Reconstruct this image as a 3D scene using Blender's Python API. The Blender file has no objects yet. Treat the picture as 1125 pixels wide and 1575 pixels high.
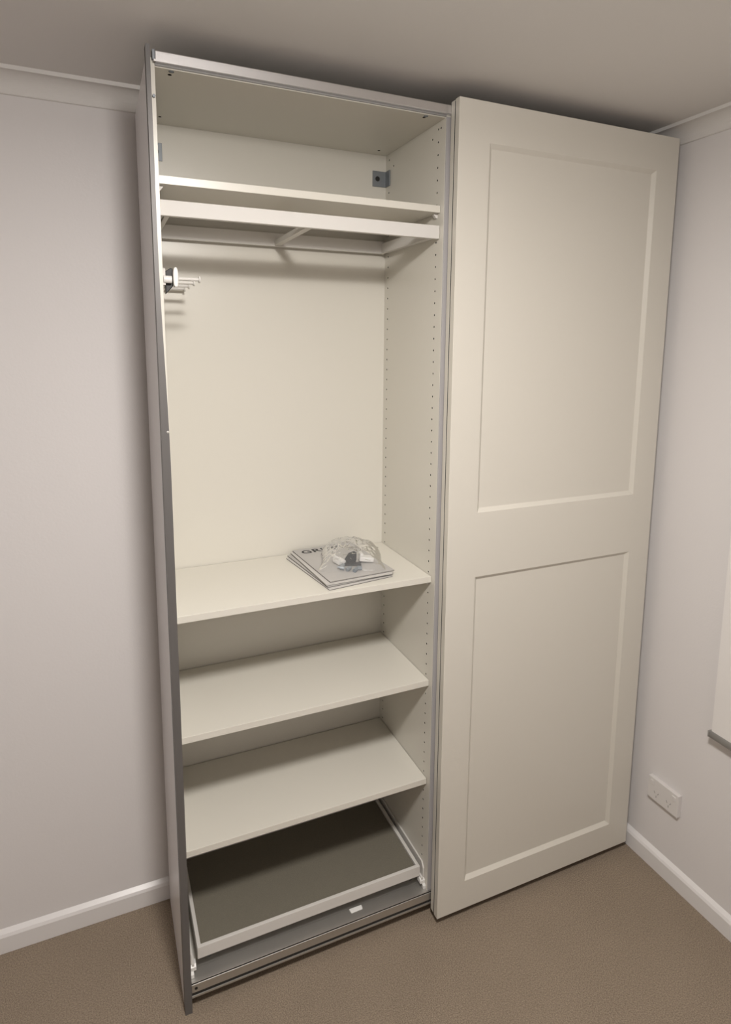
import bpy, bmesh, math, random
from mathutils import Vector, Matrix
random.seed(7)
S = bpy.context.scene
C = S.collection
PI = math.pi

# ------------------------------------------------------------------ camera
cam_d = bpy.data.cameras.new('camera')
cam = bpy.data.objects.new('camera', cam_d); C.objects.link(cam)
F_PX, CX, CY, WPX, HPX = 944.92, 557.56, 671.52, 1125.0, 1575.0
cam_d.sensor_fit = 'VERTICAL'; cam_d.sensor_height = 36.0; cam_d.sensor_width = 36.0
cam_d.lens = 36.0 * F_PX / HPX
cam_d.shift_x = (WPX / 2 - CX) / HPX
cam_d.shift_y = (CY - HPX / 2) / HPX
cam_d.clip_start = 0.02
right = Vector((0.91849768, -0.3953717, 0.00657466))
fwd = Vector((0.39200982, 0.9082549, -0.14629194))
up = Vector((0.05186823, 0.13694614, 0.98921961))
m = Matrix((right, up, -fwd)).transposed().to_4x4()
m.translation = Vector((-0.1466, -1.4628, 1.7606))
cam.matrix_world = m
S.camera = cam

# ------------------------------------------------------------------ light
S.view_settings.view_transform = 'Standard'
S.view_settings.look = 'None'
S.view_settings.gamma = 1.0
S.view_settings.use_curve_mapping = False
S.view_settings.exposure = 0.0
w = bpy.data.worlds.new('world'); S.world = w; w.use_nodes = True
w.node_tree.nodes['Background'].inputs[0].default_value = (0.9, 0.92, 1.0, 1)
w.node_tree.nodes['Background'].inputs[1].default_value = 0.0
LX, LY, LZ = 0.12, -1.13, 2.335          # ceiling lamp: a diffuser disc below, a bulb that also lights sideways
LCOL = (1.0, 0.955, 0.905)
la = bpy.data.lights.new('ceiling_light', 'AREA')
la.shape = 'DISK'; la.size = 0.24; la.energy = 27.5; la.color = LCOL
lo = bpy.data.objects.new('ceiling_light', la); C.objects.link(lo)
lo.location = (LX, LY, LZ)
lb_ = bpy.data.lights.new('ceiling_bulb', 'POINT')
lb_.shadow_soft_size = 0.09; lb_.energy = 21.0; lb_.color = LCOL
lo = bpy.data.objects.new('ceiling_bulb', lb_); C.objects.link(lo)
lo.location = (LX, LY, LZ)

# ------------------------------------------------------------------ materials
def mat(name, col, rough=0.5, metal=0.0, spec=0.5, bump=None, noise=None, aniso=0.0):
    mt = bpy.data.materials.new(name); mt.use_nodes = True
    nt = mt.node_tree; b = nt.nodes['Principled BSDF']
    b.inputs['Base Color'].default_value = (*col, 1)
    b.inputs['Roughness'].default_value = rough
    b.inputs['Metallic'].default_value = metal
    b.inputs['Specular IOR Level'].default_value = spec
    b.inputs['Anisotropic'].default_value = aniso
    tc = nt.nodes.new('ShaderNodeTexCoord')
    if noise:
        sc, amt = noise
        n = nt.nodes.new('ShaderNodeTexNoise'); n.inputs['Scale'].default_value = sc; n.inputs['Detail'].default_value = 4
        nt.links.new(tc.outputs['Object'], n.inputs['Vector'])
        r = nt.nodes.new('ShaderNodeMapRange')
        r.inputs['From Min'].default_value = 0.25; r.inputs['From Max'].default_value = 0.75
        r.inputs['To Min'].default_value = 1 - amt; r.inputs['To Max'].default_value = 1 + amt
        nt.links.new(n.outputs['Fac'], r.inputs['Value'])
        v = nt.nodes.new('ShaderNodeVectorMath'); v.operation = 'SCALE'
        v.inputs[0].default_value = col
        nt.links.new(r.outputs['Result'], v.inputs['Scale'])
        nt.links.new(v.outputs['Vector'], b.inputs['Base Color'])
    if bump:
        sc, st, stretch = bump
        mp = nt.nodes.new('ShaderNodeMapping'); mp.inputs['Scale'].default_value = stretch
        nt.links.new(tc.outputs['Object'], mp.inputs['Vector'])
        n2 = nt.nodes.new('ShaderNodeTexNoise'); n2.inputs['Scale'].default_value = sc; n2.inputs['Detail'].default_value = 3
        nt.links.new(mp.outputs['Vector'], n2.inputs['Vector'])
        bp = nt.nodes.new('ShaderNodeBump'); bp.inputs['Strength'].default_value = st; bp.inputs['Distance'].default_value = 0.002
        nt.links.new(n2.outputs['Fac'], bp.inputs['Height'])
        nt.links.new(bp.outputs['Normal'], b.inputs['Normal'])
    return mt

M = {}
M['wall'] = mat('wall_paint', (0.75, 0.725, 0.72), 0.85, spec=0.2, bump=(160, 0.12, (1, 1, 1)))
M['ceiling'] = mat('ceiling_paint', (0.74, 0.72, 0.70), 0.9, spec=0.1, bump=(160, 0.1, (1, 1, 1)))
M['trim'] = mat('gloss_trim_paint', (0.80, 0.78, 0.775), 0.3)
M['melamine'] = mat('white_melamine', (0.70, 0.675, 0.61), 0.32, bump=(300, 0.04, (1, 1, 1)))
M['door'] = mat('white_door_foil', (0.665, 0.635, 0.57), 0.38, bump=(220, 0.04, (1, 1, 1)))
M['white_steel'] = mat('white_powder_steel', (0.68, 0.66, 0.63), 0.55, spec=0.25)
M['alu'] = mat('brushed_aluminium', (0.80, 0.79, 0.80), 0.34, 1.0, bump=(500, 0.05, (0.05, 1, 1)))
M['alu_rail'] = mat('rail_aluminium', (0.64, 0.63, 0.61), 0.48, 1.0, bump=(500, 0.05, (0.02, 1, 1)))
M['alu_trim'] = mat('trim_aluminium', (0.155, 0.148, 0.145), 0.5, 0.35, bump=(500, 0.05, (1, 1, 0.02)))
M['zinc'] = mat('zinc_plate', (0.25, 0.27, 0.29), 0.5, 0.6)
M['black'] = mat('black_plastic', (0.012, 0.012, 0.011), 0.5)
M['hole'] = mat('dark_bore', (0.02, 0.018, 0.015), 0.9)
M['felt'] = mat('grey_felt_mat', (0.19, 0.175, 0.14), 0.95, spec=0.1, noise=(900, 0.18), bump=(700, 0.5, (1, 1, 1)))
M['plastic'] = mat('white_plastic', (0.78, 0.77, 0.75), 0.35)
M['outlet'] = mat('outlet_plastic', (0.73, 0.705, 0.69), 0.35)
M['blind'] = mat('blind_fabric', (0.80, 0.775, 0.755), 0.8, bump=(900, 0.1, (1, 1, 1)))
M['bar'] = mat('blind_bar_metal', (0.42, 0.41, 0.40), 0.45, 0.4)
M['cover'] = mat('booklet_cover', (0.47, 0.455, 0.44), 0.55, noise=(14, 0.04))
M['cover_pale'] = mat('booklet_pale_cover', (0.58, 0.56, 0.54), 0.55)
M['cover_dark'] = mat('booklet_back_cover', (0.20, 0.19, 0.18), 0.6)
M['page'] = mat('page_paper', (0.74, 0.72, 0.68), 0.8)
M['ink'] = mat('black_ink', (0.012, 0.012, 0.014), 0.6)
M['dark_metal'] = mat('dark_steel', (0.05, 0.052, 0.056), 0.45, 0.4)
M['blue_metal'] = mat('zinc_fittings', (0.34, 0.38, 0.42), 0.35, 0.6)
M['seam_shade'] = mat('seam_gap_shade', (0.035, 0.034, 0.034), 0.8)  # near-black: shade of the door's edge gap put into the colour
M['edge'] = mat('grey_edge_profile', (0.40, 0.385, 0.39), 0.5)
M['cover_side'] = mat('cool_white_laminate', (0.80, 0.775, 0.78), 0.28)
M['groove_shade'] = mat('black_groove_shade', (0.022, 0.020, 0.018), 0.9)  # shade inside the bottom rail grooves, painted as a black colour
M['slot'] = mat('outlet_slot', (0.33, 0.315, 0.30), 0.6)
M['strip'] = mat('grey_rail_strip', (0.30, 0.295, 0.29), 0.7)
M['paper'] = mat('white_paper', (0.85, 0.84, 0.82), 0.8)

# carpet
mt = bpy.data.materials.new('carpet'); mt.use_nodes = True; M['carpet'] = mt
nt = mt.node_tree; b = nt.nodes['Principled BSDF']; b.inputs['Roughness'].default_value = 1.0; b.inputs['Specular IOR Level'].default_value = 0.05
tc = nt.nodes.new('ShaderNodeTexCoord')
n1 = nt.nodes.new('ShaderNodeTexNoise'); n1.inputs['Scale'].default_value = 300; n1.inputs['Detail'].default_value = 3
n2 = nt.nodes.new('ShaderNodeTexNoise'); n2.inputs['Scale'].default_value = 6; n2.inputs['Detail'].default_value = 3
vr = nt.nodes.new('ShaderNodeTexVoronoi'); vr.inputs['Scale'].default_value = 300
for n in (n1, n2, vr): nt.links.new(tc.outputs['Object'], n.inputs['Vector'])
rp = nt.nodes.new('ShaderNodeValToRGB')
rp.color_ramp.elements[0].position = 0.28; rp.color_ramp.elements[0].color = (0.190, 0.151, 0.113, 1)
rp.color_ramp.elements[1].position = 0.72; rp.color_ramp.elements[1].color = (0.375, 0.303, 0.232, 1)
nt.links.new(n1.outputs['Fac'], rp.inputs['Fac'])
mr = nt.nodes.new('ShaderNodeMapRange'); mr.inputs['To Min'].default_value = 0.93; mr.inputs['To Max'].default_value = 1.07
nt.links.new(n2.outputs['Fac'], mr.inputs['Value'])
vm = nt.nodes.new('ShaderNodeVectorMath'); vm.operation = 'SCALE'
nt.links.new(rp.outputs['Color'], vm.inputs[0]); nt.links.new(mr.outputs['Result'], vm.inputs['Scale'])
nt.links.new(vm.outputs['Vector'], b.inputs['Base Color'])
bp = nt.nodes.new('ShaderNodeBump'); bp.inputs['Strength'].default_value = 0.45; bp.inputs['Distance'].default_value = 0.003
nt.links.new(vr.outputs['Distance'], bp.inputs['Height']); nt.links.new(bp.outputs['Normal'], b.inputs['Normal'])

# clear film
mt = bpy.data.materials.new('clear_film'); mt.use_nodes = True; M['film'] = mt
nt = mt.node_tree; nt.nodes.remove(nt.nodes['Principled BSDF']); out = nt.nodes['Material Output']
tr = nt.nodes.new('ShaderNodeBsdfTransparent'); tr.inputs[0].default_value = (0.97, 0.97, 0.97, 1)
gl = nt.nodes.new('ShaderNodeBsdfGlossy'); gl.inputs['Roughness'].default_value = 0.16
df = nt.nodes.new('ShaderNodeBsdfTranslucent'); df.inputs[0].default_value = (0.85, 0.85, 0.85, 1)
dd = nt.nodes.new('ShaderNodeBsdfDiffuse'); dd.inputs[0].default_value = (0.85, 0.85, 0.85, 1)
fr = nt.nodes.new('ShaderNodeLayerWeight'); fr.inputs['Blend'].default_value = 0.12
mA = nt.nodes.new('ShaderNodeMixShader'); mA.inputs[0].default_value = 0.6
nt.links.new(df.outputs[0], mA.inputs[1]); nt.links.new(dd.outputs[0], mA.inputs[2])
mB = nt.nodes.new('ShaderNodeMixShader'); mB.inputs[0].default_value = 0.13
nt.links.new(tr.outputs[0], mB.inputs[1]); nt.links.new(mA.outputs[0], mB.inputs[2])
mC = nt.nodes.new('ShaderNodeMixShader')
nt.links.new(fr.outputs['Fresnel'], mC.inputs[0]); nt.links.new(mB.outputs[0], mC.inputs[1]); nt.links.new(gl.outputs[0], mC.inputs[2])
nt.links.new(mC.outputs[0], out.inputs['Surface'])

# ------------------------------------------------------------------ mesh helpers
def box(bm, x0, x1, y0, y1, z0, z1):
    vs = [bm.verts.new((x, y, z)) for x in (x0, x1) for y in (y0, y1) for z in (z0, z1)]
    for f in ((0, 1, 3, 2), (4, 6, 7, 5), (0, 4, 5, 1), (2, 3, 7, 6), (0, 2, 6, 4), (1, 5, 7, 3)):
        bm.faces.new([vs[i] for i in f])
def prism(bm, prof, axis, a0, a1):
    """prof: list of 2D points in the two other axes (in order), extruded along axis from a0 to a1."""
    def P(p, a):
        return {'x': (a, p[0], p[1]), 'y': (p[0], a, p[1]), 'z': (p[0], p[1], a)}[axis]
    A = [bm.verts.new(P(p, a0)) for p in prof]; B = [bm.verts.new(P(p, a1)) for p in prof]
    n = len(prof)
    for i in range(n): bm.faces.new((A[i], A[(i + 1) % n], B[(i + 1) % n], B[i]))
    bm.faces.new(A[::-1]); bm.faces.new(B)
def cyl(bm, p0, p1, r, n=20, r1=None, cap=True):
    p0, p1 = Vector(p0), Vector(p1); d = (p1 - p0).normalized()
    a = d.orthogonal().normalized(); c = d.cross(a); r1 = r if r1 is None else r1
    A = [bm.verts.new(p0 + (a * math.cos(t) + c * math.sin(t)) * r) for t in (2 * PI * i / n for i in range(n))]
    B = [bm.verts.new(p1 + (a * math.cos(t) + c * math.sin(t)) * r1) for t in (2 * PI * i / n for i in range(n))]
    for i in range(n): bm.faces.new((A[i], A[(i + 1) % n], B[(i + 1) % n], B[i]))
    if cap: bm.faces.new(A[::-1]); bm.faces.new(B)
def finish(bm, bev=0.0, seg=2):
    bmesh.ops.recalc_face_normals(bm, faces=bm.faces)
    if bev:
        es = [e for e in bm.edges if len(e.link_faces) == 2 and e.calc_face_angle(0) > 0.6]
        bmesh.ops.bevel(bm, geom=es, offset=bev, segments=seg, affect='EDGES', profile=0.5, clamp_overlap=True)
def obj(name, bm, material, parent=None, bev=0.0, smooth=False, seg=2):
    finish(bm, bev, seg)
    me = bpy.data.meshes.new(name); bm.to_mesh(me); bm.free()
    if smooth:
        for p in me.polygons: p.use_smooth = True
    for mm in (material if isinstance(material, (list, tuple)) else [material]): me.materials.append(mm)
    o = bpy.data.objects.new(name, me); C.objects.link(o)
    if parent is not None:
        o.parent = parent
        pm = parent.get('_w')
        o.location = -Vector(world_of(parent))
    return o
def world_of(o):
    v = Vector(o.location)
    while o.parent: o = o.parent; v += Vector(o.location)
    return v
def bx(name, dims, material, parent=None, bev=0.001):
    bm = bmesh.new(); box(bm, *dims); return obj(name, bm, material, parent, bev)
def tag(o, label=None, cat=None, group=None, kind=None):
    if label: o['label'] = label
    if cat: o['category'] = cat
    if group: o['group'] = group
    if kind: o['kind'] = kind
    return o
def thing(name, loc, label, cat, group=None):
    o = bpy.data.objects.new(name, None); C.objects.link(o); o.location = loc; o.empty_display_size = 0.1
    return tag(o, label, cat, group)
def bore(o, cyls):
    """drill round holes: list of (p0, p1, r); bore walls take the second material."""
    bm = bmesh.new()
    for p0, p1, r in cyls: cyl(bm, p0, p1, r, 12)
    bmesh.ops.recalc_face_normals(bm, faces=bm.faces)
    me = bpy.data.meshes.new('cut'); bm.to_mesh(me); bm.free(); me.materials.append(M['hole'])
    c = bpy.data.objects.new('cut', me); C.objects.link(c); c.location = o.location; c.parent = o.parent
    md = o.modifiers.new('b', 'BOOLEAN'); md.operation = 'DIFFERENCE'; md.solver = 'EXACT'; md.object = c
    md.material_mode = 'TRANSFER'
    bpy.context.view_layer.update()
    dg = bpy.context.evaluated_depsgraph_get()
    nm = bpy.data.meshes.new_from_object(o.evaluated_get(dg))
    o.modifiers.clear(); o.data = nm
    bpy.data.objects.remove(c)

# ------------------------------------------------------------------ the room
YW, XW, ZC = 0.385, 1.525, 2.422
XL, YF = -2.3, -2.9
def struct(name, dims, m, lab):
    o = bx(name, dims, m, None, 0); tag(o, lab, None, None, 'structure'); return o
struct('floor', (XL - .1, XW + .1, YF - .1, YW + .1, -0.06, 0.0), M['carpet'], 'beige brown loop pile carpet floor')
struct('ceiling', (XL - .1, XW + .1, YF - .1, YW + .1, ZC, ZC + .08), M['ceiling'], 'flat off white ceiling')
struct('wall_back', (XL - .1, XW + .1, YW, YW + .1, 0, ZC), M['wall'], 'pale wall behind the wardrobe')
struct('wall_right', (XW, XW + .1, YF - .1, YW, 0, ZC), M['wall'], 'pale wall to the right of the wardrobe')
struct('wall_left', (XL - .1, XL, YF - .1, YW, 0, ZC), M['wall'], 'pale wall on the far left side')
struct('wall_front', (XL, XW, YF - .1, YF, 0, ZC), M['wall'], 'pale wall opposite the wardrobe')
# skirting: 15 mm thick, slanted top edge
sk = [(0, 0), (0.015, 0), (0.015, 0.052), (0.011, 0.060), (0.0, 0.070)]
bm = bmesh.new(); prism(bm, [(YW - a, b_) for a, b_ in sk], 'x', XL, XW)
tag(obj('baseboard_back', bm, M['trim'], None, 0.001), 'white skirting board along the back wall', kind='structure')
bm = bmesh.new(); prism(bm, [(XW - a, b_) for a, b_ in sk], 'y', YF, YW - 0.0151)
tag(obj('baseboard_right', bm, M['trim'], None, 0.001), 'white skirting board along the right wall', kind='structure')
# cornice profile: lips at wall and ceiling joined by a cove
D = 0.054; L_ = 0.010
cor = [(0, ZC), (0, ZC - D + 0.002), (0.004, ZC - D + 0.002)]
for i in range(11):
    t = PI / 2 * i / 10
    cor.append((0.006 + (D - 0.010) * (1 - math.cos(t)), ZC - D + 0.004 + (D - 0.014) * math.sin(t)))
cor += [(D, ZC - L_), (D, ZC)]
bm = bmesh.new(); prism(bm, [(YW - a, b_) for a, b_ in cor], 'x', XL, XW)
tag(obj('trim_1', bm, M['trim_c'] if 'trim_c' in M else M['ceiling'], None), 'coved plaster cornice along the back wall', kind='structure')
bm = bmesh.new(); prism(bm, [(XW - a, b_) for a, b_ in cor], 'y', YF, YW - D - 0.0001)
tag(obj('trim_2', bm, M['ceiling'], None), 'coved plaster cornice along the right wall', kind='structure')

# ------------------------------------------------------------------ the wardrobe
W, DEP, H = 0.7139, 0.359, 2.36
T = 0.018
XA, XB = -T, W                        # left panel / middle panel inner faces at 0 and W
wd = thing('wardrobe', (0.74, 0.16, 0), 'tall white wardrobe standing half open in the room corner, with shelves and one sliding door', 'wardrobe')
lp = bx('side_panel', (-0.0170, 0, 0.0, DEP + .008, 0, H), M['melamine'], wd, 0.0006)
bx('side_cover', (-.0179, -.0171, .0206, DEP + .008, 0, H), M['cover_side'], wd, 0)
mp_ = bx('side_panel', (W, W + T, 0.0, DEP + .008, .0385, H), M['melamine'], wd, 0.0006)
p2 = bx('side_panel', (W + T + .0005, W + 2 * T, 0.0, DEP + .008, .0385, H), M['melamine'], wd, 0.0006)
p3 = bx('side_panel', (1.482 - T, 1.482, 0.0, DEP + .008, .0385, H), M['melamine'], wd, 0.0006)
for o_, xa in ((mp_, W), (p2, W + T), (p3, 1.482 - T)):
    for ya in (.045, DEP - .05): bx('foot', (xa + .001, xa + T - .001, ya, ya + .04, 0, .0380), M['melamine'], o_, 0.0006)
bx('edge_strip', (W + .0004, W + 2 * T - .0004, -.0030, -.0002, .0880, 2.3440), M['edge'], wd, 0.0003)
tp = bx('top_panel', (0.0002, W - .0002, 0.0012, DEP, 2.3425, 2.3598), M['melamine'], wd, 0.0006)
bx('top_panel', (W + 2 * T + .0002, 1.482 - T - .0002, 0.0012, DEP, 2.3425, 2.3598), M['melamine'], wd, 0.0006)
bx('bottom_panel', (0.0002, W - .0002, 0.0555, DEP, 0.062, 0.080), M['melamine'], wd, 0.0006)
bx('plinth', (0.0002, W - .0002, 0.060, .075, 0, 0.0615), M['melamine'], wd, 0.0006)
bx('back_panel', (0.0, W, DEP, DEP + .006, 0.002, H - .002), M['melamine'], wd, 0)
bx('back_panel', (W + 2 * T, 1.482 - T, DEP, DEP + .006, 0.03, H - .002), M['melamine'], wd, 0)

# drilled rows of peg holes
z0 = 2.2931
def rows(x0, x1):
    r = []
    for k in range(-1, 68):
        z = z0 - .032 * k
        if z < 0.12: break
        for y in (0.037, 0.335):
            if y > .3 and k % 1: continue
            r.append(((x0, y, z), (x1, y, z), 0.0026))
    return r
hx = rows(W - .004, W + .009)
for y, z in ((0.0675, 2.3081), (0.0240, 2.3246), (0.3045, 2.301)):
    hx.append(((W - .004, y, z), (W + .009, y, z), 0.0026))
bore(mp_, hx)
bore(lp, rows(-.009, .004))
bore(tp, [((x, y, 2.335), (x, y, 2.352), r) for x, y, r in ((.0334, .029, .0045), (.6615, .0218, .0045), (.0378, .2997, .004), (.6697, .317, .004))])
for x, y in ((.0351, .008), (.661, .0085)):
    bm = bmesh.new(); cyl(bm, (x, y + .003, 2.3415), (x, y + .003, 2.346), .006, 20)
    cyl(bm, (x, y + .003, 2.3405), (x, y + .003, 2.3416), .003, 6)
    obj('cam_lock', bm, M['zinc'], wd)

# shelves and their pins
YS = 0.0175
def shelf(zt, th=.018):
    o = bx('shelf', (0.0012, W - .0012, YS, DEP - .004, zt - th, zt), M['melamine'], wd, 0.0008)
    for x, d in ((W, -1), (0, 1)):
        for y in (0.037, 0.30):
            bm = bmesh.new()
            prism(bm, [(x, zt - th), (x + d * .011, zt - th), (x + d * .011, zt - th - .0035), (x + d * .004, zt - th - .012), (x, zt - th - .012)], 'y', y - .005, y + .005)
            obj('shelf_pin', bm, M['white_steel'], o, 0.0005)
    return o
Z_A, Z_B, Z_C, Z_S = 1.1015, 0.7794, 0.4575, 2.1290
for z in (Z_S, Z_A, Z_B, Z_C): shelf(z)

# upper pull-out frame: open rectangle of steel bars, no bottom
fr0, fr1, fz0, fz1 = 0.0012, W - .0012, 2.0440, 2.0780
pf = bx('pull_out_frame', (fr0, fr1, YS, YS + .014, fz0, fz1), M['white_steel'], wd, 0.0012)
bx('side_bar', (fr0 + .011, fr0 + .022, YS + .014, DEP - .024, fz0 + .002, fz1 - .002), M['white_steel'], pf, 0.001)
bx('side_bar', (fr1 - .022, fr1 - .011, YS + .014, DEP - .024, fz0 + .002, fz1 - .002), M['white_steel'], pf, 0.001)
bx('back_bar', (fr0 + .011, fr1 - .011, DEP - .024, DEP - .012, fz0 + .001, fz1 + .004), M['white_steel'], pf, 0.001)
bx('cross_bar', (W / 2 - .009, W / 2 + .009, YS + .014, DEP - .024, fz0 + .004, fz0 + .018), M['white_steel'], pf, 0.001)
for x0, x1 in ((0.0005, .0105), (W - .0105, W - .0005)):
    r = bx('runner', (x0, x1, YS + .0145, DEP - .03, fz0 + .004, fz1 - .004), M['white_steel'], pf, 0.001)
    xm = x1 if x0 < .1 else x0
    for y in (.045, .30):
        bm = bmesh.new(); cyl(bm, (xm - .0012, y, fz1 - .014), (xm + .0012, y, fz1 - .014), .004, 12)
        obj('screw', bm, M['zinc'], r)

# lower pull-out tray with a grey mat
tx0, tx1, ty0, ty1, tz0, tz1 = 0.0215, 0.6985, 0.0195, 0.335, 0.126, 0.160
bm = bmesh.new()
R_ = 0.010
box(bm, tx0, tx1, ty0, ty0 + R_, tz0, tz1); tray = obj('pull_out_tray', bm, M['white_steel'], wd, 0.001)
bx('side_rim', (tx0, tx0 + R_, ty0 + R_, ty1, tz0 + .002, tz1), M['white_steel'], tray, 0.001)
bx('side_rim', (tx1 - R_, tx1, ty0 + R_, ty1, tz0 + .002, tz1), M['white_steel'], tray, 0.001)
bx('back_rim', (tx0, tx1, ty1, ty1 + R_, tz0 + .002, tz1), M['white_steel'], tray, 0.001)
bx('tray_base', (tx0 + R_, tx1 - R_, ty0 + R_, ty1, tz0 + .004, tz0 + .010), M['white_steel'], tray, 0)
tag(bx('mat', (tx0 + R_ + .0005, tx1 - R_ - .0005, ty0 + R_ + .0005, ty1 - .0005, tz0 + .010, tz1 - .006), M['felt'], tray, 0.001), 'grey felt mat lining the tray')
for x0, x1, s in ((0.0005, .0115, 1), (W - .0115, W - .0005, -1)):
    bm = bmesh.new()
    xo = x0 if s > 0 else x1
    xi = x1 if s > 0 else x0
    prism(bm, [(.018, .118), (.018, .150), (.030, .166), (DEP - .02, .166), (DEP - .02, .118)], 'x', xo, xo + s * .005)
    prism(bm, [(.015, .112), (.015, .121), (DEP - .02, .121), (DEP - .02, .112)], 'x', xo + s * .0052, xi)
    obj('runner', bm, M['white_steel'], tray, 0.0006)
    bm = bmesh.new()
    prism(bm, [(.013, .102), (.013, .112), (.020, .117), (.034, .117), (.034, .102)], 'x', xo, xo + s * .016)
    prism(bm, [(.006, .0875), (.006, .098), (.013, .1015), (.016, .1015), (.016, .0875)], 'x', xo, xo + s * .009)
    obj('runner_clip', bm, M['plastic'], tray, 0.0006)
    bm = bmesh.new(); xx = tx0 + .032 if s > 0 else tx1 - .030
    cyl(bm, (xx, ty0 + .006, tz0 - .007), (xx, ty0 + .020, tz0 - .007), .006, 16); obj('stop_knob', bm, M['black'], tray, 0.0006)

# tie rack on the left panel
tr_ = None
hz = 1.9145
bm = bmesh.new()
prism(bm, [(.055, hz - .018), (.055, hz + .018), (.06, hz + .021), (.345, hz + .021), (.345, hz - .018)], 'x', 0.0005, 0.011)
tr_ = obj('tie_rack', bm, M['white_steel'], wd, 0.001)
bm = bmesh.new()
pts = [(0.0115, -.038), (.026, -.022), (.0285, -.018), (.0285, .021), (.025, .023), (.0115, .014)]
prism(bm, [(a, hz + b_) for a, b_ in pts], 'y', .066, .080); obj('bracket', bm, M['black'], tr_, 0.0015)
bm = bmesh.new(); cyl(bm, (.006, .056, hz - .005), (.025, .056, hz - .005), .0085, 24); obj('axle', bm, M['plastic'], tr_, 0.001, True)
bm = bmesh.new()
ov = []
for i in range(28):
    t = 2 * PI * i / 28
    c_, s_ = math.cos(t), math.sin(t)
    ov.append((.033 + .0058 * math.copysign(abs(c_) ** .7, c_), hz + .0225 * math.copysign(abs(s_) ** .7, s_)))
prism(bm, ov, 'y', .046, .066); obj('front_knob', bm, M['plastic'], tr_, 0.002)
bx('slide_arm', (.028, .036, .0665, .345, hz - .008, hz + .008), M['plastic'], tr_, .002)
for i, y in enumerate((.070, .160, .250, .335)):
    bm = bmesh.new(); cyl(bm, (.034, y, hz - .001), (.0905, y, hz - .001), .0040, 14)
    cyl(bm, (.0875, y, hz - .001), (.0915, y, hz - .001), .0078, 18)
    obj('hook_bar', bm, M['white_steel'], tr_, .0006)

# steel corner angles screwed in the back corners
for s in (1, -1):
    xo = W if s > 0 else 0.0
    f = lambda d: xo - s * d
    bm = bmesh.new()
    prism(bm, [(f(.0005), .3250), (f(.0005), DEP - .0005), (f(.046), DEP - .0005), (f(.046), DEP - .0035), (f(.0035), DEP - .0035), (f(.0035), .3250)], 'z', 2.2490, 2.2950)
    a = obj('corner_angle', bm, M['zinc'], wd, 0.0006)
    bm = bmesh.new(); cyl(bm, (f(.030), DEP - .0045, 2.272), (f(.030), DEP - .003, 2.272), .0075, 20)
    obj('screw_hole', bm, M['black'], a)

# top rail
rail = bmesh.new()
prism(rail, [(-.010, 2.3490), (-.010, 2.3700), (-.0085, 2.3715), (.030, 2.3715), (.030, 2.3665), (-.003, 2.3620), (-.003, 2.3560), (-.0015, 2.3490)], 'x', 0.0012, 1.480)
prism(rail, [(-.0125, 2.3490), (-.0125, 2.3530), (-.0105, 2.3530), (-.0105, 2.3490)], 'x', -0.003, 1.480)
tr2 = obj('top_rail', rail, M['alu'], wd, 0.0004)
bx('end_clip', (-.0055, .0008, -.009, .012, 2.3535, 2.3735), M['zinc'], tr2, .001)
bx('under_rail_strip', (0.0004, W, -.0022, .0008, 2.3445, 2.3488), M['strip'], tr2, 0)  # plain grey strip just below the top rail face
# bottom rail: two-track aluminium extrusion on the floor
RP = [(-.0040, .0385), (-.0040, .0450), (.0030, .0455), (.0085, .0455), (.0085, .0520), (-.0030, .0535), (-.0038, .0545), (-.0038, .0780), (-.0030, .0788),
      (.0090, .0788), (.0090, .0845), (-.0050, .0850), (-.0050, .0864), (.0150, .0866), (.0340, .0872), (.0355, .0860), (.0545, .0865), (.0545, .0840), (.0105, .0835), (.0105, .0385)]
def rail_piece(x0, x1):
    br = bmesh.new(); prism(br, RP, 'x', x0, x1); return obj('bottom_rail', br, M['alu_rail'], wd, 0.0002)
tr3 = rail_piece(0.001, 1.480)
bx('groove_shade_strip', (0.001, 1.480, -.0032, .0088, .0790, .0848), M['groove_shade'], tr3, 0)  # dark filler that paints the shade of the rail's grooves
bx('groove_shade_strip', (0.001, 1.480, -.0026, .0083, .0457, .0518), M['groove_shade'], tr3, 0)
bm = bmesh.new(); cyl(bm, (.012, -.0046, .066), (.012, -.002, .066), .004, 16); obj('bolt_head', bm, M['black'], tr3)
bm = bmesh.new()
q = [(.4679, .0181, .0868), (.5041, .0190, .0868), (.5057, .0324, .0873), (.4656, .0329, .0873)]
vs = [bm.verts.new((a, b_, c_)) for a, b_, c_ in q]; vt = [bm.verts.new((a, b_, c_ + .0005)) for a, b_, c_ in q]
for i in range(4): bm.faces.new((vs[i], vs[(i + 1) % 4], vt[(i + 1) % 4], vt[i]))
bm.faces.new(vs[::-1]); bm.faces.new(vt)
tag(obj('sticker', bm, M['paper'], tr3), 'small blank white paper sticker')

# side trim: a slightly bowed aluminium cover strip along the front of the left panel
bm = bmesh.new()
N = 40; ring = []
for i in range(N + 1):
    z = 2.382 * i / N
    t = min(1, max(0, (2.0 - z) / 0.55)); t = t * t * (3 - 2 * t)
    xr = -.0092 + .0092 * t - .0
    ring.append([bm.verts.new(p) for p in ((-.0182, .020, z), (-.0182, -.0085, z), (xr, -.0085, z), (xr, -.0015, z), (-.0172, -.0015, z), (-.0172, .020, z))])
for a, b_ in zip(ring, ring[1:]):
    for k in range(6): bm.faces.new((a[k], a[(k + 1) % 6], b_[(k + 1) % 6], b_[k]))
bm.faces.new(ring[0]); bm.faces.new(ring[-1][::-1])
st = obj('side_trim', bm, M['alu_trim'], wd)
bm = bmesh.new(); cyl(bm, (-.0040, -.0078, 1.563), (-.0040, -.0105, 1.561), .0028, 16); obj('screw', bm, M['white_steel'], st, 0.0005, True)
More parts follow.
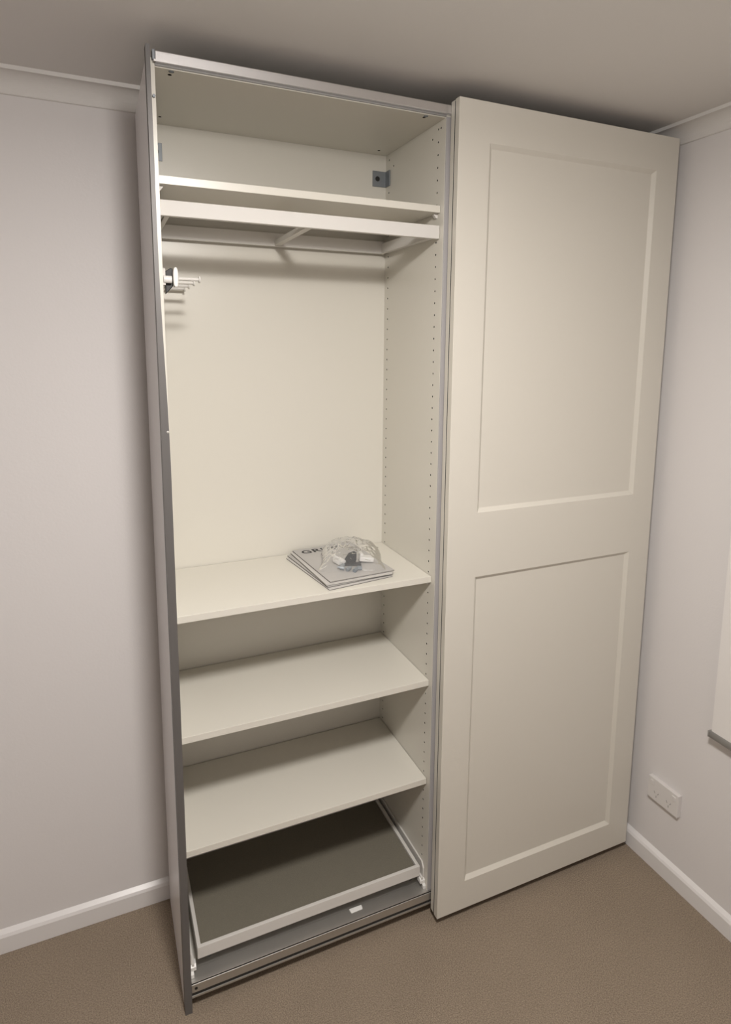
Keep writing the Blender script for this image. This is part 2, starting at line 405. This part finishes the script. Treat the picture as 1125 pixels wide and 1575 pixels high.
bm = bmesh.new(); cyl(bm, (-.0042, .0005, 2.283), (-.0042, -.005, 2.283), .0034, 14); obj('screw', bm, M['zinc'], st, 0.0005)

# sliding door: shaker front with two recessed panels
dx0, dx1, dz0, dz1, dy0, dy1 = .7216, 1.4895, .0296, 2.3782, -.0515, -.0110
px0, px1, pz = .8158, 1.4045, ((.126, 1.1087), (1.298, 2.2792))
BV, RD = .011, .0095
bm = bmesh.new()
def grid_face():
    xs = [dx0, px0, px1, dx1]; zs = [dz0, pz[0][0], pz[0][1], pz[1][0], pz[1][1], dz1]
    V = {}
    def v(x, y, z):
        k = (round(x, 5), round(y, 5), round(z, 5))
        if k not in V: V[k] = bm.verts.new((x, y, z))
        return V[k]
    for i in range(3):
        for j in range(5):
            x0, x1, a, c = xs[i], xs[i + 1], zs[j], zs[j + 1]
            if i == 1 and j in (1, 3):
                o_ = [(x0, a), (x1, a), (x1, c), (x0, c)]
                n_ = [(x0 + BV, a + BV), (x1 - BV, a + BV), (x1 - BV, c - BV), (x0 + BV, c - BV)]
                O = [v(p[0], dy0, p[1]) for p in o_]; I = [v(p[0], dy0 + RD, p[1]) for p in n_]
                for k in range(4): bm.faces.new((O[k], O[(k + 1) % 4], I[(k + 1) % 4], I[k]))
                bm.faces.new(I)
            else:
                bm.faces.new([v(x0, dy0, a), v(x1, dy0, a), v(x1, dy0, c), v(x0, dy0, c)])
    ym = -.0325
    # sides of the front slab
    for j in range(5):
        bm.faces.new([v(dx0, dy0, zs[j]), v(dx0, dy0, zs[j + 1]), v(dx0, ym, zs[j + 1]), v(dx0, ym, zs[j])])
        bm.faces.new([v(dx1, dy0, zs[j]), v(dx1, dy0, zs[j + 1]), v(dx1, ym, zs[j + 1]), v(dx1, ym, zs[j])])
    for i in range(3):
        bm.faces.new([v(xs[i], dy0, dz0), v(xs[i + 1], dy0, dz0), v(xs[i + 1], ym, dz0), v(xs[i], ym, dz0)])
        bm.faces.new([v(xs[i], dy0, dz1), v(xs[i + 1], dy0, dz1), v(xs[i + 1], ym, dz1), v(xs[i], ym, dz1)])
    bm.faces.new([v(x, ym, dz0) for x in xs] + [v(dx1, ym, z) for z in zs[1:]] + [v(x, ym, dz1) for x in xs[2::-1]] + [v(dx0, ym, z) for z in zs[4:0:-1]])
grid_face()
bmesh.ops.recalc_face_normals(bm, faces=bm.faces)
dr = obj('sliding_door', bm, M['door'], wd, 0.0007)
bx('edge_profile', (dx0 + .0005, dx1 - .0005, -.0283, dy1, dz0 + .001, dz1 - .001), M['door'], dr, .001)
bx('seam_shade_strip', (dx0 + .0007, dx1 - .0010, -.0325, -.0283, dz0 + .004, dz1 - .004), M['seam_shade'], dr, 0)  # dark filler painting the shade between front slab and edge profile

# ------------------------------------------------------------------ booklets on the long shelf
def booklet(name, cx, cy, z, rot, wd_, ln, th, cover, label, curl=0.0, pages=True):
    root = thing(name, (cx, cy, z), label, 'booklet', 'assembly booklets stacked on the shelf')
    ca, sa = math.cos(rot), math.sin(rot)
    def sheet(nm, a0, a1, b0, b1, h0, h1, mt_):
        bm = bmesh.new(); n = 12; m_ = 8; top = []; bot = []
        for i in range(n + 1):
            rt, rb = [], []
            for j in range(m_ + 1):
                u = a0 + (a1 - a0) * i / n; v = b0 + (b1 - b0) * j / m_
                k = curl * ((max(0, .5 - (u / wd_ + .5) * .9)) ** 2 * 2 + .15 * max(0, .3 - (v / ln + .5)))
                P = (u * ca - v * sa, u * sa + v * ca)
                rt.append(bm.verts.new((P[0], P[1], h1 + k))); rb.append(bm.verts.new((P[0], P[1], h0 + k)))
            top.append(rt); bot.append(rb)
        for i in range(n):
            for j in range(m_):
                bm.faces.new((top[i][j], top[i + 1][j], top[i + 1][j + 1], top[i][j + 1]))
                bm.faces.new((bot[i][j], bot[i][j + 1], bot[i + 1][j + 1], bot[i + 1][j]))
        for i in range(n):
            for j in (0, m_): bm.faces.new((top[i][j], bot[i][j], bot[i + 1][j], top[i + 1][j]))
        for j in range(m_):
            for i in (0, n): bm.faces.new((top[i][j], top[i][j + 1], bot[i][j + 1], bot[i][j]))
        finish(bm); me = bpy.data.meshes.new(nm); bm.to_mesh(me); bm.free(); me.materials.append(mt_)
        o = bpy.data.objects.new(nm, me); C.objects.link(o); o.parent = root; return o
    e = .0008
    a, b_ = wd_ / 2, ln / 2
    sheet('cover', -a, a, -b_, b_, th - e, th, cover)
    sheet('cover', -a, a, -b_, b_, 0, e, M['cover_dark'])
    sheet('pages', -a + .0015, a - .0015, -b_ + .0015, b_ - .0015, e + .0001, th - e - .0001, M['page'])
    return root
zb = Z_A + .0003
booklet('instruction_booklet', .487, .188, zb, .13, .205, .290, .0028, M['cover_pale'], 'pale booklet lying directly on the shelf, bottom of the stack', 0)
booklet('instruction_booklet', .491, .1985, zb + .0031, .105, .205, .290, .0034, M['cover'], 'grey booklet second from the bottom of the stack', 0)
booklet('instruction_booklet', .498, .199, zb + .0068, .05, .209, .292, .0046, M['cover_pale'], 'thick booklet with white page edges, just under the top grey booklet', 0)
tb = booklet('instruction_booklet', .507, .207, zb + .0117, .07, .205, .290, .0032, M['cover'], 'grey booklet with black title letters, topmost of the stack', 0)
# printed title
def lettering(name, body, size, loc, rot, material, parent, sx=1.0):
    cu = bpy.data.curves.new(name, 'FONT'); cu.body = body; cu.size = size; cu.extrude = .0001; cu.offset = size * .022; cu.space_character = 1.08
    t = bpy.data.objects.new(name, cu); C.objects.link(t)
    bpy.context.view_layer.update()
    me = bpy.data.meshes.new_from_object(t.evaluated_get(bpy.context.evaluated_depsgraph_get()))
    bpy.data.objects.remove(t)
    for v in me.vertices: v.co.x *= sx
    me.materials.clear(); me.materials.append(material)
    o = bpy.data.objects.new(name, me); C.objects.link(o); o.parent = parent
    o.location = Vector(loc) - world_of(parent); o.rotation_euler = (0, 0, rot)
    return o
lettering('title', 'GRIMO', .040, (.4160, .301, zb + .0117 + .0033), .07, M['ink'], tb, 1.15)

# ------------------------------------------------------------------ bag of fittings
zt = zb + .0117 + .0036
def lump(name, c, r, mt_, seed, label=None, cat=None, grp=None, flat=1.0, sub=2, jit=.25):
    rnd = random.Random(seed); bm = bmesh.new()
    bmesh.ops.create_icosphere(bm, subdivisions=sub, radius=1)
    for v in bm.verts:
        k = 1 + rnd.uniform(-jit, jit)
        v.co = Vector((v.co.x * r[0] * k, v.co.y * r[1] * k, max(-.8 * r[2], v.co.z * r[2] * k)))
    o = obj(name, bm, mt_, None, 0, False); o.location = c
    if label: tag(o, label, cat, grp)
    return o
# dark steel angle plate standing in the bag
ap = thing('steel_angle', (.520, .170, zt), 'dark steel angle bracket inside the clear bag', 'bracket')
bm = bmesh.new()
R2 = Matrix.Rotation(math.radians(-22), 4, 'Z')
prism(bm, [(-.018, .001), (.016, .001), (.020, .010), (.020, .034), (.012, .037), (-.004, .031), (-.014, .015)], 'y', -.002, .002)
bmesh.ops.transform(bm, matrix=R2, verts=bm.verts)
o = obj('upright_plate', bm, M['dark_metal'], None, .0006); o.parent = ap
bm = bmesh.new(); box(bm, -.016, .034, -.026, -.002, .001, .005); bmesh.ops.transform(bm, matrix=R2, verts=bm.verts)
o = obj('foot_plate', bm, M['dark_metal'], None, .0006); o.parent = ap
# small fittings
fit = [(.478, .126, .008, 0), (.492, .112, .008, 1), (.524, .106, .008, 2), (.484, .140, .008, 3), (.508, .098, .008, 4)]
labs = ['zinc cam fitting at the left of the small metal pieces in the bag', 'zinc cam fitting in the middle of the metal pieces in the bag', 'zinc cam fitting beside the dark bracket foot in the bag',
        'zinc cam fitting lying on top of the other metal pieces in the bag', 'zinc cam fitting nearest the front edge of the booklet in the bag']
for (x, y, z, s_), lb in zip(fit, labs):
    bm = bmesh.new(); rnd = random.Random(s_)
    a = rnd.uniform(0, PI); d = Vector((math.cos(a), math.sin(a), .15)) * .007
    cyl(bm, Vector((0, 0, 0)) - d, d, .0062, 14); cyl(bm, d, d * 1.9, .003, 10)
    o = obj('cam_fitting', bm, M['blue_metal'], None, .0008); o.location = (x, y, zt + z - .002); tag(o, lb, 'fitting', 'metal fittings in the bag')
# white plastic parts
def white_part(loc, sz, rot, lb):
    bm = bmesh.new(); box(bm, -sz[0], sz[0], -sz[1], sz[1], 0, sz[2]); box(bm, -sz[0], -sz[0] * .5, -sz[1], sz[1], sz[2] * .9, sz[2] * 1.7)
    o = obj('plastic_guide', bm, M['plastic'], None, .003); o.location = loc; o.rotation_euler = rot; tag(o, lb, 'fitting', 'white plastic guides in the bag')
white_part((.488, .178, zt + .002), (.014, .016, .013), (.12, .1, .3), 'white plastic guide to the left of the dark bracket in the bag')
white_part((.570, .166, zt + .002), (.022, .018, .014), (-.1, .12, -.25), 'white plastic guide to the right of the dark bracket in the bag')
# the film: a crumpled pillow of clear film
from mathutils import noise as nz
bag = thing('plastic_bag', (.535, .195, zt), 'clear crumpled plastic bag of fittings lying on top of the booklets', 'bag')
def film(nm, amp, seed, lift):
    bm = bmesh.new(); n, m_ = 64, 72; g = []
    for i in range(n + 1):
        row = []
        for j in range(m_ + 1):
            u, v = i / n * 2 - 1, j / m_ * 2 - 1
            e = max(0, 1 - abs(u) ** 2.6) * max(0, 1 - abs(v) ** 2.6)
            p = Vector((u * 2.6 + seed, v * 2.9, seed * .3))
            nn = nz.noise(p) + .55 * (1 - 2 * abs(nz.noise(p * 2.3))) + .12 * (1 - 2 * abs(nz.noise(p * 5.1)))
            h = lift * e ** .75 * (.88 + .22 * nn + .22 * v) + .0025 * (nz.noise(p * 3) + 1)
            x = u * .092 * (1 + .10 * nz.noise(Vector((v * 2, seed, 0)))); y = v * .105 * (1 + .10 * nz.noise(Vector((u * 2, seed + 5, 0))))
            a = -.35
            row.append(bm.verts.new((x * math.cos(a) - y * math.sin(a), x * math.sin(a) + y * math.cos(a), max(.0008, h))))
        g.append(row)
    for i in range(n):
        for j in range(m_): bm.faces.new((g[i][j], g[i + 1][j], g[i + 1][j + 1], g[i][j + 1]))
    o = obj(nm, bm, M['film'], None, 0, True); o.parent = bag
    return o
film('film', .03, 3.1, .052)

# ------------------------------------------------------------------ power outlet on the right wall
ol = thing('power_outlet', (XW, -.167, .288), 'white double power outlet on the right wall above the skirting', 'power outlet')
ol.rotation_euler = (0, 0, 0)
bm = bmesh.new(); box(bm, -.017, -.0005, -.0585, .0585, -.0385, .0385)
o = obj('cover_plate', bm, M['outlet'], None, .0015); o.parent = ol
for s in (-1, 1):
    bm = bmesh.new(); box(bm, -.0195, -.0165, s * .042 - .0065, s * .042 + .0065, .012, .029); o = obj('switch', bm, M['outlet'], None, .002); o.parent = ol
    bm = bmesh.new()
    for dy, dz, an in ((-.007, .004, .5), (.007, .004, -.5), (0, -.009, 0)):
        bm2 = bmesh.new(); box(bm2, -.0173, -.0166, -.0011, .0011, -.0040, .0040)
        bmesh.ops.transform(bm2, matrix=Matrix.Translation((0, s * .024 + dy, -.012 + dz)) @ Matrix.Rotation(an, 4, 'X'), verts=bm2.verts)
        me = bpy.data.meshes.new('t'); bm2.to_mesh(me); bm2.free(); bm.from_mesh(me); bpy.data.meshes.remove(me)
    o = obj('socket_slots', bm, M['slot'], None); o.parent = ol

# ------------------------------------------------------------------ roller blind at the right edge
bl = thing('roller_blind', (1.49, -.85, .62), 'pale roller blind with a grey metal bottom bar hanging at the right wall', 'blind')
bx('fabric', (1.4895, 1.4905, -1.40, -.327, .622, 2.20), M['blind'], bl, 0)
bm = bmesh.new(); cyl(bm, (1.495, -1.41, 2.22), (1.495, -.32, 2.22), .022, 24); obj('roller_tube', bm, M['blind'], bl, 0, True)
bm = bmesh.new()
prism(bm, [(1.483 + .0068 + .0068 * math.cos(t), .6155 + .0115 * math.sin(t)) for t in (2 * PI * i / 20 for i in range(20))], 'y', -1.402, -.3225)
bar = obj('bottom_bar', bm, M['bar'], bl, 0, True)
bx('end_cap', (1.4826, 1.4970, -.3225, -.3190, .6065, .6265), M['bar'], bar, .001)
for y in (-.32, -1.41):
    bm = bmesh.new(); box(bm, 1.470, XW - .0003, y - .004 if y < -1 else y, y if y < -1 else y + .004, 2.19, 2.25); obj('wall_bracket', bm, M['plastic'], bl, .001)

for o in list(C.objects):
    if '_w' in o: del o['_w']
